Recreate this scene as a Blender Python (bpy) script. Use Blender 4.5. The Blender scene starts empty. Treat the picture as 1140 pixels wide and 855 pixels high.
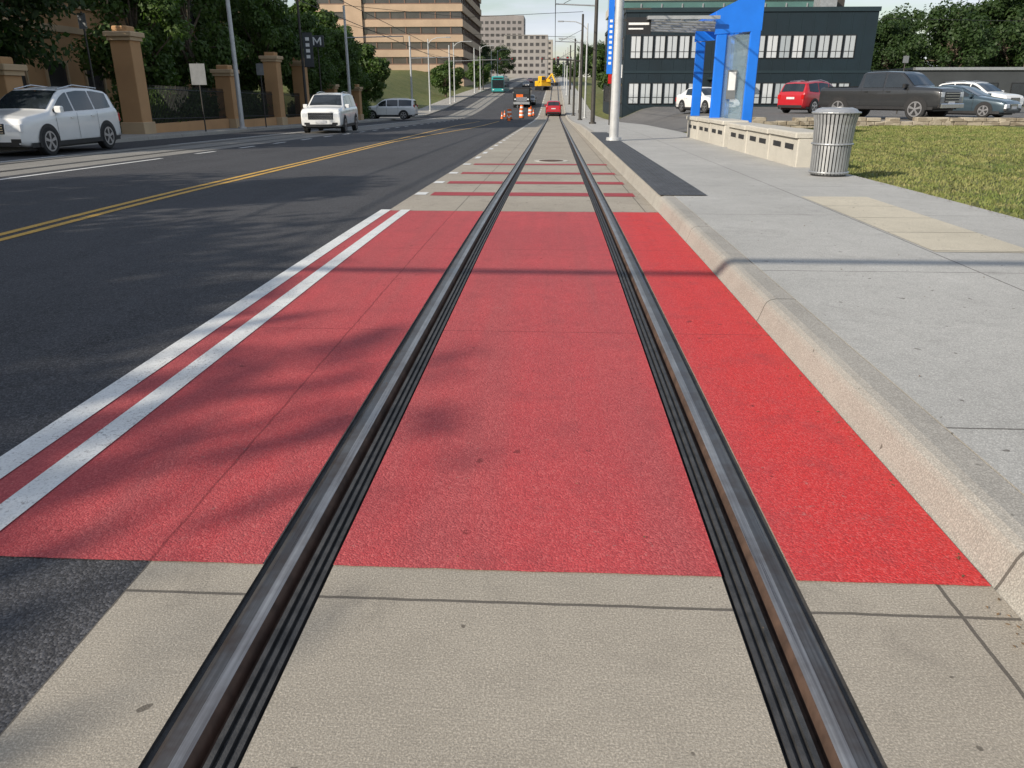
import bpy, math, random
import numpy as np
from mathutils import Vector, Matrix
random.seed(7); rng=np.random.default_rng(7)
scene=bpy.context.scene

# ------------------------------------------------------------------ terrain profiles
_Y=np.arange(-60,3001,1.0)
def _prof(pts,win):
    z=np.interp(_Y,[p[0] for p in pts],[p[1] for p in pts])
    k=np.ones(win)/win
    zp=np.pad(z,win,mode='edge'); return np.convolve(zp,k,'same')[win:-win]
_zr=_prof([(-60,0),(9,0),(17,-.12),(40,-.44),(80,-1.05),(100,-1.2),(118,-.7),(145,.5),(172,1.6),(250,4.4),(350,7.5),(500,11),(800,13),(3000,15)],7)
_zs=_prof([(-60,.15),(10,.15),(30,.03),(45,-.18),(60,-.55),(80,-.9),(100,-1.05),(118,-.55),(145,.65),(172,1.75),(250,4.55),(350,7.65),(500,11.15),(800,13.15),(3000,15.15)],5)
def zr(y): return float(np.interp(y,_Y,_zr))
def zs(y): return float(np.interp(y,_Y,_zs))
def sm(a,b,x):
    t=min(1,max(0,(x-a)/(b-a))); return t*t*(3-2*t)
def zlot(x,y):
    base=zs(y)-.02
    lot=.36
    near=.10
    t=sm(32.9,33.2,y)
    v=near*(1-t)+lot*t
    v=v+(zr(y)+.1-v)*sm(100,150,y)
    if y<33: v+=.18*sm(7,14,x)*sm(10,20,y)
    k=sm(5.0,9,x) if y>31 else sm(5.0,6.5,x)
    return base*(1-k)+v*k
def zg(x,y):
    if x>1.55: return zlot(x,y)
    if x<-15.95:
        b=zr(y)+.13
        h=4.2*sm(-19,-34,x)*sm(72,100,y)*(1-sm(200,260,y))
        return b+h
    return zr(y)
YS=sorted(set(list(np.arange(-30,62,1.0))+list(np.arange(62,200,3.0))+list(np.arange(200,800,20.0))+[1000,1400,2000,2900]))

# ------------------------------------------------------------------ material helper
class Mt:
    def __init__(s,name,rough=.6,metal=0,spec=.5):
        s.m=bpy.data.materials.new(name); s.m.use_nodes=True
        s.nt=s.m.node_tree; s.b=s.nt.nodes['Principled BSDF']
        s.b.inputs['Roughness'].default_value=rough; s.b.inputs['Metallic'].default_value=metal
        s.b.inputs['Specular IOR Level'].default_value=spec
    def n(s,t): return s.nt.nodes.new(t)
    def link(s,a,b): s.nt.links.new(a,b)
    def set(s,sock,v):
        if isinstance(v,bpy.types.NodeSocket): s.link(v,sock)
        elif isinstance(v,(tuple,list)): sock.default_value=(*v,1) if (len(v)==3 and len(sock.default_value)==4) else v
        else: sock.default_value=v
    def pos(s):
        if not hasattr(s,'_p'): s._p=s.n('ShaderNodeNewGeometry').outputs['Position']
        return s._p
    def obj(s):
        if not hasattr(s,'_o'): s._o=s.n('ShaderNodeTexCoord').outputs['Object']
        return s._o
    def xyz(s,v=None):
        q=s.n('ShaderNodeSeparateXYZ'); s.link(v or s.pos(),q.inputs[0]); return q.outputs
    def map(s,v,scale):
        q=s.n('ShaderNodeMapping'); s.link(v,q.inputs[0]); q.inputs['Scale'].default_value=scale; return q.outputs[0]
    def noise(s,scale,detail=4,rough=.55,vec=None,dist=0):
        q=s.n('ShaderNodeTexNoise'); q.inputs['Scale'].default_value=scale; q.inputs['Detail'].default_value=detail
        q.inputs['Roughness'].default_value=rough; q.inputs['Distortion'].default_value=dist
        s.link(vec or s.pos(),q.inputs['Vector']); return q.outputs['Fac']
    def voro(s,scale,vec=None,feat='F1'):
        q=s.n('ShaderNodeTexVoronoi'); q.inputs['Scale'].default_value=scale; q.feature=feat
        s.link(vec or s.pos(),q.inputs['Vector']); s._vc=q.outputs['Color']; return q.outputs['Distance']
    def mr(s,v,a,b,c=0,d=1):
        q=s.n('ShaderNodeMapRange'); s.set(q.inputs[0],v)
        for i,x in enumerate((a,b,c,d)): q.inputs[i+1].default_value=x
        return q.outputs[0]
    def math(s,op,a,b=0):
        q=s.n('ShaderNodeMath'); q.operation=op; s.set(q.inputs[0],a); s.set(q.inputs[1],b); return q.outputs[0]
    def mix(s,f,a,b,mode='MIX'):
        q=s.n('ShaderNodeMix'); q.data_type='RGBA'; q.blend_type=mode
        s.set(q.inputs[0],f); s.set(q.inputs[6],a); s.set(q.inputs[7],b); return q.outputs[2]
    def col(s,v): s.set(s.b.inputs['Base Color'],v); return s
    def rough(s,v): s.set(s.b.inputs['Roughness'],v); return s
    def bump(s,h,strength=.3,dist=.01):
        q=s.n('ShaderNodeBump'); q.inputs['Strength'].default_value=strength; q.inputs['Distance'].default_value=dist
        s.link(h,q.inputs['Height']); s.link(q.outputs[0],s.b.inputs['Normal']); return s
    def joint(s,coord,a,p,w):
        f=s.math('FRACT',s.math('DIVIDE',s.math('SUBTRACT',coord,a),p))
        return s.math('GREATER_THAN',s.math('ABSOLUTE',s.math('SUBTRACT',f,.5)),.5-w/(2*p))
    def line(s,coord,a,w):
        return s.math('LESS_THAN',s.math('ABSOLUTE',s.math('SUBTRACT',coord,a)),w/2)

def simple(name,c,rough=.6,metal=0,var=.15,scale=6,spec=.5,bump=0):
    m=Mt(name,rough,metal,spec)
    n=m.noise(scale,3,.6,m.obj())
    d=tuple(x*(1-var) for x in c); l=tuple(min(1,x*(1+var)) for x in c)
    m.col(m.mix(m.mr(n,.3,.7),d,l))
    if bump: m.bump(m.noise(scale*12,2,.6,m.obj()),bump,.01)
    return m.m

def concrete(name,base,joints=None,extra=None,stain=.35,broom=True):
    m=Mt(name,.85,0,.3)
    c=m.mix(m.mr(m.noise(.55,4,.6),.3,.7),tuple(x*.84 for x in base),tuple(x*1.1 for x in base))
    c=m.mix(m.mr(m.noise(6,4,.7),.45,.75,0,.35),c,tuple(x*.62 for x in base))
    sp=m.noise(170,1,.6); c=m.mix(m.mr(sp,.36,.60,.55,0),c,tuple(x*.45 for x in base))
    c=m.mix(m.mr(sp,.58,.75,0,.5),c,tuple(min(.8,x*1.5) for x in base))
    sp2=m.voro(55); c=m.mix(m.mr(sp2,.0,.16,.5,0),c,tuple(x*.5 for x in base))
    st=m.noise(1.7,5,.75,dist=.6); c=m.mix(m.mr(st,.55,.78,0,stain),c,(.10,.09,.08))
    sp3=m.noise(14,2,.4); c=m.mix(m.mr(sp3,.735,.75,0,.7),c,(.06,.05,.04))
    h=m.noise(230,2,.7)
    if broom:
        br=m.noise(1,2,.6,m.map(m.pos(),(6,160,1))); h=m.math('ADD',h,m.math('MULTIPLY',br,.5))
        c=m.mix(m.mr(br,.35,.65,.10,0),c,tuple(x*.5 for x in base))
    if joints:
        x,y,z=m.xyz()
        jm=None
        for (ax,a,p,w) in joints:
            co={'x':x,'y':y}[ax]
            co=m.math('ADD',co,m.mr(m.noise(9,2),0,1,-.004,.004))
            j=m.joint(co,a,p,w) if p else m.line(co,a,w)
            jm=j if jm is None else m.math('MAXIMUM',jm,j)
        c=m.mix(m.math('MULTIPLY',jm,.8),c,(.07,.062,.055))
        h=m.math('SUBTRACT',h,m.math('MULTIPLY',jm,2.5))
    m.col(c); m.bump(h,.5,.004); return m.m

M={}
M['conc_track']=concrete('track_concrete',(.42,.375,.31),[('y',1.86,2.71,.012),('x',-1.185,0,.01),('x',1.24,0,.012)],stain=.45)
M['conc_walk']=concrete('sidewalk_concrete',(.48,.47,.445),[('y',2.86,2.9,.012),('x',3.22,0,.012)],stain=.3)
M['conc_kerb']=concrete('kerb_concrete',(.42,.395,.355),[('y',2.0,2.9,.012)],stain=.35)
M['conc_wall']=concrete('wall_concrete',(.56,.53,.47),None,stain=.15,broom=False)
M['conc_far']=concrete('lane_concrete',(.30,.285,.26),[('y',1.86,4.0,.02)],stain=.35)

def asphalt(name,base):
    m=Mt(name,.85,0,.3)
    c=m.mix(m.mr(m.noise(.35,4,.65),.3,.7),tuple(x*.78 for x in base),tuple(x*1.22 for x in base))
    c=m.mix(m.mr(m.noise(1,3,.6,m.map(m.pos(),(1.6,.05,1))),.42,.7,0,.5),c,tuple(x*1.5 for x in base))
    v=m.voro(135); r_=m.xyz(m._vc)[0]
    c=m.mix(m.mr(r_,.55,1.0,0,.7),c,tuple(x*2.6 for x in base)); c=m.mix(m.mr(r_,.0,.45,.6,0),c,tuple(x*.4 for x in base))
    n=m.noise(3,5,.75,dist=1.0); c=m.mix(m.mr(n,.6,.75,0,.35),c,tuple(x*.5 for x in base))
    cr=m.noise(.8,7,.62,dist=.4); cr=m.math('ABSOLUTE',m.math('SUBTRACT',cr,.5)); crm=m.math('LESS_THAN',cr,.0016)
    c=m.mix(m.math('MULTIPLY',crm,.6),c,(.012,.012,.012))
    m.col(c); m.bump(m.math('SUBTRACT',m.math('MULTIPLY',r_,.5),v),.5,.005)
    return m.m
M['asphalt']=asphalt('asphalt',(.052,.052,.056))
M['asphalt_lot']=asphalt('asphalt_lot',(.12,.115,.11))

def redpaint():
    m=Mt('red_lane_paint',.7,0,.3)
    x,y,z=m.xyz()
    c=m.mix(m.mr(m.noise(.7,4,.6),.3,.7),(.40,.058,.064),(.53,.068,.072))
    w=m.noise(1,3,.6,m.map(m.pos(),(3.2,.12,1))); c=m.mix(m.mr(w,.42,.70,0,.65),c,(.34,.090,.094))
    side=m.mr(x,.5,1.0); c=m.mix(m.math('MULTIPLY',side,.8),c,(.64,.032,.030))
    v=m.voro(150); r_=m.xyz(m._vc)[0]
    c=m.mix(m.mr(r_,.6,1.0,0,.32),c,(.70,.20,.19)); c=m.mix(m.mr(r_,.0,.4,.4,0),c,(.20,.022,.026))
    ch=m.noise(38,4,.75); ch2=m.noise(1.3,3,.6); chs=m.math('ADD',ch,m.math('MULTIPLY',ch2,.28))
    c=m.mix(m.mr(chs,.79,.86,0,.5),c,(.40,.25,.22))
    c=m.mix(m.mr(m.noise(4.5,4,.7),.50,.72,0,.4),c,(.28,.055,.06))
    dt=m.noise(11,3,.5); c=m.mix(m.mr(dt,.70,.73,0,.6),c,(.13,.02,.02))
    j=m.math('MAXIMUM',m.joint(y,1.86,2.71,.010),m.line(m.math('ADD',x,m.mr(m.noise(5,3),0,1,-.012,.012)),-1.185,.010))
    c=m.mix(m.math('MULTIPLY',j,.5),c,(.12,.014,.016))
    m.col(c)
    m.rough(m.mr(w,.3,.7,.55,.8))
    h=m.math('SUBTRACT',m.math('MULTIPLY',r_,.6),v); h=m.math('ADD',h,m.math('MULTIPLY',m.noise(40,3,.7),.8))
    h=m.math('SUBTRACT',h,m.math('MULTIPLY',j,2)); m.bump(h,.5,.0045)
    return m.m
M['red']=redpaint()
def roadpaint(name,c0,dark,wear=.60):
    m=Mt(name,.55,0,.4)
    c=m.mix(m.mr(m.noise(4,4,.7),.35,.7),c0,tuple(x*.8 for x in c0))
    c=m.mix(m.mr(m.noise(90,2,.7),.35,.5,.4,0),c,tuple(x*.5 for x in c0))
    ch=m.noise(55,4,.8); k=m.noise(2.2,3,.6)
    c=m.mix(m.mr(m.math('ADD',ch,m.math('MULTIPLY',k,.25)),wear+.10,wear+.17,0,.75),c,dark)
    m.col(c); m.bump(m.noise(120,2,.7),.5,.004); return m.m
M['white_paint']=roadpaint('white_road_paint',(.78,.78,.76),(.2,.17,.165))
M['yellow_paint']=roadpaint('yellow_road_paint',(.72,.42,.07),(.10,.08,.05),.56)
M['red_bar']=roadpaint('red_bar_paint',(.38,.03,.035),(.25,.15,.13),.66)
M['tan_patch']=concrete('tan_slab',(.60,.54,.43),[('y',6.6,.93,.018)],stain=.1,broom=False)

def grassmat(name,k):
    m=Mt(name,.85,0,.25)
    c=m.mix(m.mr(m.noise(.35,4,.65),.35,.65),tuple(k*q for q in(.085,.125,.03)),tuple(k*q for q in(.17,.18,.055)))
    c=m.mix(m.mr(m.noise(2.1,5,.75),.42,.66,0,.75),c,tuple(k*q for q in(.27,.225,.11)))
    c=m.mix(m.mr(m.noise(14,3,.7),.35,.55,.5,0),c,tuple(k*q for q in(.05,.08,.02)))
    m.col(c)
    if k<1.1: m.bump(m.noise(60,3,.7),.8,.03)
    return m.m
M['grass']=grassmat('grass',.9)
M['blades']=grassmat('grass_blades',1.35)
def leafmat(name,a,b):
    m=Mt(name,.55,0,.35)
    c=m.mix(m.mr(m.noise(.9,2,.6),.35,.65),a,b)
    c=m.mix(m.mr(m.noise(9,1,.5),.4,.7,0,.4),c,tuple(x*1.6 for x in b))
    m.col(c)
    tr=m.n('ShaderNodeBsdfTranslucent'); m.link(m.mix(1.0,c,(1.2,1.5,.6),'MULTIPLY'),tr.inputs[0])
    mx=m.n('ShaderNodeMixShader'); mx.inputs[0].default_value=.3
    out=m.nt.nodes['Material Output']
    m.link(m.b.outputs[0],mx.inputs[1]); m.link(tr.outputs[0],mx.inputs[2]); m.link(mx.outputs[0],out.inputs[0]); return m.m
M['leaf']=leafmat('foliage',(.035,.072,.016),(.08,.125,.03))
M['leaf2']=leafmat('foliage_dark',(.02,.042,.013),(.045,.078,.022))
M['bark']=simple('bark',(.11,.085,.06),.9,0,.4,8,bump=.8)
def railmat(name,k,rust):
    m=Mt(name,.38,.8,.5)
    s=m.noise(1,3,.6,m.map(m.pos(),(90,1.2,1)))
    c=m.mix(m.mr(s,.3,.7),tuple(k*q for q in(.20,.19,.19)),tuple(k*q for q in(.50,.49,.48)))
    c=m.mix(m.mr(m.noise(5,4,.7),.40,.68,0,rust),c,(.085,.055,.04))
    m.col(c); m.rough(m.mr(s,.3,.7,.26,.5)); return m.m
M['rail']=railmat('rail_steel',.42,.75); M['rail_shine']=railmat('rail_running_edge',.95,.4)
M['rail_rust']=simple('rail_side_rust',(.085,.05,.035),.85,.2,.4,12)
M['rubber']=simple('rail_boot_rubber',(.042,.041,.041),.6,0,.45,14,bump=.3)
M['tactile']=simple('tactile_paving',(.055,.06,.07),.8,0,.25,5)
M['glass']=simple('dark_glass',(.02,.025,.03),.06,0,.2,2,spec=.8)
M['black']=simple('black_plastic',(.018,.018,.02),.5,0,.2,5)
M['tyre']=simple('tyre',(.02,.02,.021),.8,0,.2,5)
M['rim']=simple('alloy',(.55,.55,.57),.3,.8,.1,5)
M['chrome']=simple('chrome',(.7,.7,.72),.15,1,.05,5)
M['steel']=simple('galvanised_steel',(.42,.43,.44),.45,.6,.15,4)
M['signback']=simple('sign_back',(.20,.21,.22),.5,.3,.15,4)
M['palepole']=simple('pale_pole_paint',(.50,.51,.52),.45,.2,.1,4)
M['darkpole']=simple('dark_pole',(.05,.045,.04),.6,.1,.25,4)
M['wood']=simple('utility_wood',(.12,.09,.065),.9,0,.3,6)
M['wire']=simple('wire',(.02,.02,.02),.6)
M['lamp_red']=simple('red_lens',(.45,.01,.01),.2)
M['lamp_white']=simple('clear_lens',(.75,.77,.8),.12)
M['plate']=simple('plate',(.6,.6,.62),.5)
M['blue']=simple('shelter_blue',(.012,.17,.72),.35,0,.08,2)
M['orange']=simple('safety_orange',(.85,.16,.02),.5)
M['yellow']=simple('machine_yellow',(.75,.42,.02),.45)
M['white']=simple('white_paint_trim',(.78,.78,.78),.5,0,.06)
M['litter']=simple('dry_leaf',(.16,.10,.05),.8,0,.5,3)
def gl(name,c,alpha):
    m=Mt(name,.03,0,.5); m.col(c); m.b.inputs['Alpha'].default_value=alpha; return m.m
M['clear']=gl('shelter_glass',(.40,.55,.65),.2)
def carpaint(name,c,metal=0):
    m=Mt(name,.32,metal,.5); n=m.noise(3,3,.6,m.obj())
    m.col(m.mix(m.mr(n,.3,.7),tuple(x*.95 for x in c),c)); m.b.inputs['Coat Weight'].default_value=.7; m.b.inputs['Coat Roughness'].default_value=.06
    return m.m
P_white=carpaint('car_white',(.80,.80,.79)); P_red=carpaint('car_red',(.42,.012,.02)); P_grey=carpaint('car_grey',(.035,.037,.04),.2)
P_blue=carpaint('car_slate',(.055,.085,.11),.3); P_dark=carpaint('car_dark',(.03,.03,.035))
M['teal']=carpaint('tram_teal',(.03,.30,.30))

# ------------------------------------------------------------------ mesh builder
class MB:
    def __init__(s): s.v=[];s.f=[];s.mi=[];s.sm=[];s.mats=[];s.T=Matrix()
    def mid(s,m):
        if m not in s.mats: s.mats.append(m)
        return s.mats.index(m)
    def add(s,vs,fs,m,smooth=False):
        o=len(s.v); k=s.mid(m)
        s.v+= [tuple(s.T@Vector(p)) for p in vs]
        for f in fs: s.f.append(tuple(i+o for i in f)); s.mi.append(k); s.sm.append(smooth)
    def box(s,x0,y0,z0,x1,y1,z1,m,bev=0):
        if bev<=0:
            vs=[(x0,y0,z0),(x1,y0,z0),(x1,y1,z0),(x0,y1,z0),(x0,y0,z1),(x1,y0,z1),(x1,y1,z1),(x0,y1,z1)]
            s.add(vs,[(3,2,1,0),(4,5,6,7),(0,1,5,4),(1,2,6,5),(2,3,7,6),(3,0,4,7)],m)
        else:
            b=bev; ring=lambda i:[(x0+i,y0+b,),(x0+b,y0+i),(x1-b,y0+i),(x1-i,y0+b),(x1-i,y1-b),(x1-b,y1-i),(x0+b,y1-i),(x0+i,y1-b)]
            vs=[(p[0],p[1],z0) for p in ring(0)]+[(p[0],p[1],z1-b) for p in ring(0)]+[(min(max(p[0],x0+b),x1-b),min(max(p[1],y0+b),y1-b),z1) for p in ring(0)]
            fs=[tuple(reversed(range(8)))]
            for r in range(2):
                for i in range(8): j=(i+1)%8; fs.append((r*8+i,r*8+j,(r+1)*8+j,(r+1)*8+i))
            fs.append(tuple(range(16,24))); s.add(vs,fs,m)
    def cyl(s,p0,p1,r0,r1,m,n=12,cap=True,smooth=True):
        p0=Vector(p0);p1=Vector(p1);d=(p1-p0)
        if d.length<1e-6: return
        d.normalize(); a=d.orthogonal().normalized(); b=d.cross(a)
        vs=[]
        for p,r in((p0,r0),(p1,r1)):
            for i in range(n):
                t=2*math.pi*i/n; vs.append(tuple(p+a*math.cos(t)*r+b*math.sin(t)*r))
        fs=[(i,(i+1)%n,n+(i+1)%n,n+i) for i in range(n)]
        s.add(vs,fs,m,smooth)
        if cap: s.add(vs,[tuple(reversed(range(n))),tuple(range(n,2*n))],m)
    def tube(s,pts,r,m,n=6):
        for a,b in zip(pts[:-1],pts[1:]): s.cyl(a,b,r,r,m,n,cap=False)
    def obj(s,name,loc=(0,0,0),rz=0,scale=1,parent=None):
        me=bpy.data.meshes.new(name); me.from_pydata(s.v,[],s.f)
        for m in s.mats: me.materials.append(m)
        me.polygons.foreach_set('material_index',s.mi); me.polygons.foreach_set('use_smooth',s.sm); me.update()
        o=bpy.data.objects.new(name,me); scene.collection.objects.link(o)
        o.location=loc; o.rotation_euler=(0,0,rz); o.scale=(scale,)*3
        if parent: o.parent=parent
        return o
def put(name,me,loc,rz=0,sc=(1,1,1)):
    o=bpy.data.objects.new(name,me); scene.collection.objects.link(o); o.location=loc; o.rotation_euler=(0,0,rz); o.scale=sc; return o

def ribbon(name,x0,x1,y0,y1,m,off=0,zf=zr,mb=None,step=None,xf=None):
    own=mb is None
    if own: mb=MB()
    ys=[y0]+[y for y in YS if y0+.01<y<y1-.01]+[y1]
    vs=[];fs=[]
    for y in ys:
        dx=xf(y) if xf else 0
        vs+=[(x0+dx,y,zf(y)+off),(x1+dx,y,zf(y)+off)]
    for i in range(len(ys)-1): fs.append((2*i,2*i+1,2*i+3,2*i+2))
    mb.add(vs,fs,m)
    return mb.obj(name) if own else mb
def extrude_profile(mb,prof,y0,y1,m,zf=zr,smooth=False,xoff=0,sgn=1,zfs=None):
    ys=[y0]+[y for y in YS if y0+.01<y<y1-.01]+[y1]; n=len(prof); vs=[]
    for y in ys:
        for p in prof:
            z=p[1]+zf(y) if len(p)==2 else (zr(y)*(1-p[2])+zs(y)*p[2])+p[1]
            vs.append((xoff+sgn*p[0],y,z))
    fs=[]
    for i in range(len(ys)-1):
        for j in range(n-1):
            q=(i*n+j,i*n+j+1,(i+1)*n+j+1,(i+1)*n+j)
            fs.append(q if sgn<0 else tuple(reversed(q)))
    mb.add(vs,fs,m,smooth)

# ------------------------------------------------------------------ ground sheet
GX=[-2500,-1500,-800,-400,-250,-160,-110,-80,-60,-50,-44,-40,-37,-34,-31,-28,-25,-22,-19,-17,-15.97,-15.93,-14,-10,-6,-2,1.54,1.57,3,4.98,5.03,5.5,6,6.5,7,7.5,8,9,10,11,12,13,14,16,18,20,24,28,32,38,45,55,70,90,120,170,250,400,800,1500,2500]
xs=GX
ys=sorted(set([-400,-200,-100,-60,-40]+YS+[32.85,33.2]))
mb=MB(); vs=[(x,y,zg(x,y)-.06) for y in ys for x in xs]; nx=len(xs)
fs=[(j*nx+i,j*nx+i+1,(j+1)*nx+i+1,(j+1)*nx+i) for j in range(len(ys)-1) for i in range(nx-1)]
mb.add(vs,fs,M['grass'],True); mb.obj('ground')

END=700
mb=MB(); ribbon('',-10.4,-2.05,-30,END,M['asphalt'],0,mb=mb); ribbon('',-2.05,-1.185,-30,9.95,M['asphalt'],0,mb=mb)
ribbon('',-15.93,-13.3,-30,END,M['asphalt'],0,mb=mb); mb.obj('asphalt_road')
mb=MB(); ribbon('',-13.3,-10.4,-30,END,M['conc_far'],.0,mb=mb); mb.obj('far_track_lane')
mb=MB()
for a,b in((-1.185,-.82),(-.60,.60),(.82,1.40)): ribbon('',a,b,-30,9.95,M['conc_track'],0,mb=mb)
for a,b in((-2.05,-.82),(-.60,.60),(.82,1.40)): ribbon('',a,b,9.95,END,M['conc_track'],0,mb=mb)
mb.obj('track_slab')
outer=[(.822,0),(.820,-.012),(.806,-.014),(.802,-.012)]
head=[(.802,-.012),(.800,-.002),(.795,.003),(.782,.005)]
head2=[(.782,.005),(.752,.005)]
head3=[(.752,.005),(.728,.005),(.720,.003)]
head4=[(.720,.003),(.713,-.004),(.709,-.014),(.706,-.04)]
groove=[(.706,-.04),(.684,-.042),(.682,-.006)]
ribs=[(.682,-.006),(.667,-.004),(.665,-.018),(.655,-.018),(.653,-.004),(.640,-.004),(.638,-.018),(.629,-.018),(.627,-.004),(.613,-.004),(.611,-.020),(.598,-.020),(.598,0)]
for sg in(-1,1):
    mb=MB()
    extrude_profile(mb,outer,-30,END,M['rubber'],sgn=sg)
    extrude_profile(mb,head,-30,END,M['rail'],smooth=True,sgn=sg)
    extrude_profile(mb,head2,-30,END,M['rail'],smooth=True,sgn=sg)
    extrude_profile(mb,head3,-30,END,M['rail_shine'],smooth=True,sgn=sg)
    extrude_profile(mb,head4,-30,END,M['rail_rust'],smooth=True,sgn=sg)
    extrude_profile(mb,groove,-30,END,M['rail_rust'],sgn=sg)
    extrude_profile(mb,ribs,-30,END,M['rubber'],sgn=sg)
    mb.obj('tram_rail')
mb=MB()
for sg in(-1,1):
    extrude_profile(mb,[(.80,.004),(.70,.004)],-30,END,M['rail'],xoff=-11.9,sgn=sg)
    extrude_profile(mb,[(.70,.004),(.60,.004)],-30,END,M['rubber'],xoff=-11.9,sgn=sg)
mb.obj('far_tram_rails')
def wob(seed,x0,x1,y0,y1,mb,m,off):
    n=max(2,int((x1-x0)/.02)); r=random.Random(seed)
    def walk(y,a):
        v=0; out=[]
        for _ in range(n+1): v=v*.8+r.uniform(-a,a); out.append(y+v)
        return out
    e0=walk(y0,.0012); e1=walk(y1,.003)
    rows=[0]+[ (y-y0)/(y1-y0) for y in np.arange(math.ceil(y0)+.0,y1-.2,1.0) if y>y0+.2]+[1]
    vs=[];fs=[]
    for t in rows:
        for i in range(n+1):
            y=e0[i]*(1-t)+e1[i]*t; vs.append((x0+(x1-x0)*i/n,y,zr(y)+off))
    for j in range(len(rows)-1):
        for i in range(n): a=j*(n+1)+i; fs.append((a,a+1,a+n+2,a+n+1))
    mb.add(vs,fs,m)
mb=MB()
wob(1,-2.03,-.822,2.01,9.93,mb,M['red'],.004); wob(2,-.60,.60,2.015,9.93,mb,M['red'],.004); wob(3,.822,1.395,2.01,9.93,mb,M['red'],.004)
mb.obj('red_lane_marking')
mb=MB()
for a,b in((-2.15,-2.02),(-1.89,-1.77)):
    wob(5,a,b,-6,10.0,mb,M['white_paint'],.008)
mb.obj('double_white_line')
mb=MB()
for k,(yy,w) in enumerate(((11.7,.48),(13.6,.46),(15.65,.44),(18.2,.40))):
    for a,b in((-1.78,-.83),(-.595,.595),(.83,1.28)): ribbon('',a,b,yy,yy+w,M['red_bar'],.004,mb=mb)
mb.obj('red_bar_marking')
mb=MB()
for yy in (11.78,13.68,15.72,18.22): ribbon('',-2.03,-1.86,yy,yy+.36,M['white_paint'],.004,mb=mb)
for yy in np.arange(20.5,60,2.2): ribbon('',-1.98,-1.86,yy,yy+.8,M['white_paint'],.004,mb=mb)
for yy in np.arange(62,200,6): ribbon('',-1.98,-1.84,yy,yy+3,M['white_paint'],.006,mb=mb)
mb.obj('white_dash_marking')
def yx(y): return np.interp(y,[-30,8,12,20,30,57,120],[-.0,0,-.1,-.25,-.5,-1.1,-1.1])
def yx2(y): return np.interp(y,[-30,8,12,20,30,44,50,57,120],[0,0,-.1,-.25,-.45,.1,.4,.5,.3])
mb=MB(); ribbon('',-5.80,-5.69,-30,75,M['yellow_paint'],.004,mb=mb,xf=yx); ribbon('',-5.58,-5.47,-30,75,M['yellow_paint'],.004,mb=mb,xf=yx2)
mb.obj('yellow_centre_line')
mb=MB(); ribbon('',-10.05,-9.92,-30,20,M['white_paint'],.004,mb=mb)
for yy in np.arange(22,90,3.2): ribbon('',-10.05,-9.92,yy,yy+1.3,M['white_paint'],.004,mb=mb)
ribbon('',-13.25,-13.13,-30,21,M['white_paint'],.004,mb=mb); ribbon('',-13.25,-13.13,27,90,M['white_paint'],.004,mb=mb)
mb.obj('white_lane_line')
mb=MB(); mb.cyl((0,0,0),(0,0,.006),.42,.42,M['conc_wall'],24); mb.cyl((0,0,.006),(0,0,.010),.30,.30,M['rail_rust'],24); mb.obj('manhole_cover',(0.0,19.6,zr(19.6)+.004))

# kerbs & sidewalks
mb=MB()
kp=[(1.398,-.01,0),(1.415,.03,0),(1.440,-.045,1),(1.452,-.024,1),(1.475,-.008,1),(1.51,0,1),(1.620,0,1),(1.621,-.012,1),(1.628,-.012,1),(1.629,0,1)]
extrude_profile(mb,kp,-30,END,M['conc_kerb'],smooth=False); mb.obj('kerb')
ribbon('sidewalk',1.629,5.0,-30,END,M['conc_walk'],0,zf=zs)
mb=MB(); extrude_profile(mb,[(15.92,-.01),(15.93,.13),(15.96,.145),(16.1,.15),(19.4,.15)],-30,END,M['conc_kerb'],sgn=-1); mb.obj('far_sidewalk')
mb=MB(); ribbon('',3.25,4.08,6.55,10.3,M['tan_patch'],.004,zf=zs,mb=mb); mb.obj('stone_slab_inlay')
mb=MB(); ribbon('',1.44,2.06,10.3,31,M['tactile'],.010,zf=zs,mb=mb)
for iy in range(0,int(20.6/.075)):
    y=10.35+iy*.075; z=zs(y)+.010
    if y>22 and iy%2: continue
    for ix in range(8):
        x=1.48+ix*.076
        mb.add([(x-.018,y-.018,z),(x+.018,y-.018,z),(x+.018,y+.018,z),(x-.018,y+.018,z),(x-.01,y-.01,z+.007),(x+.01,y-.01,z+.007),(x+.01,y+.01,z+.007),(x-.01,y+.01,z+.007)],[(4,5,6,7),(0,1,5,4),(1,2,6,5),(2,3,7,6),(3,0,4,7)],M['tactile'])
mb.obj('tactile_paving')
# small dry leaves and grit in the gutter and along the lawn edge
r=random.Random(11); mb=MB()
def leafbit(x,y,z,s):
    a=r.uniform(0,6.28); c,sn=math.cos(a)*s,math.sin(a)*s; t=r.uniform(.002,.008)
    mb.add([(x-c,y-sn,z+.002),(x+sn*.5,y-c*.5,z+t),(x+c,y+sn,z+.003),(x-sn*.5,y+c*.5,z+t)],[(0,1,2,3)],M['litter'])
for _ in range(170): y=1.2+r.random()**1.3*16; leafbit(1.385-abs(r.gauss(0,.035)),y,zr(y)+.005,r.uniform(.003,.010))
for _ in range(120): y=r.uniform(3,14); leafbit(r.uniform(1.7,5),y,zs(y)+.002,r.uniform(.004,.012))
for _ in range(160): y=r.uniform(6,14); leafbit(4.98-abs(r.gauss(0,.08)),y,zs(y)+.002,r.uniform(.006,.018))
for _ in range(40): y=r.uniform(1.1,9); leafbit(r.uniform(-1.9,1.3),y,zr(y)+.009,r.uniform(.003,.007))
mb.obj('leaf_litter')

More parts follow.
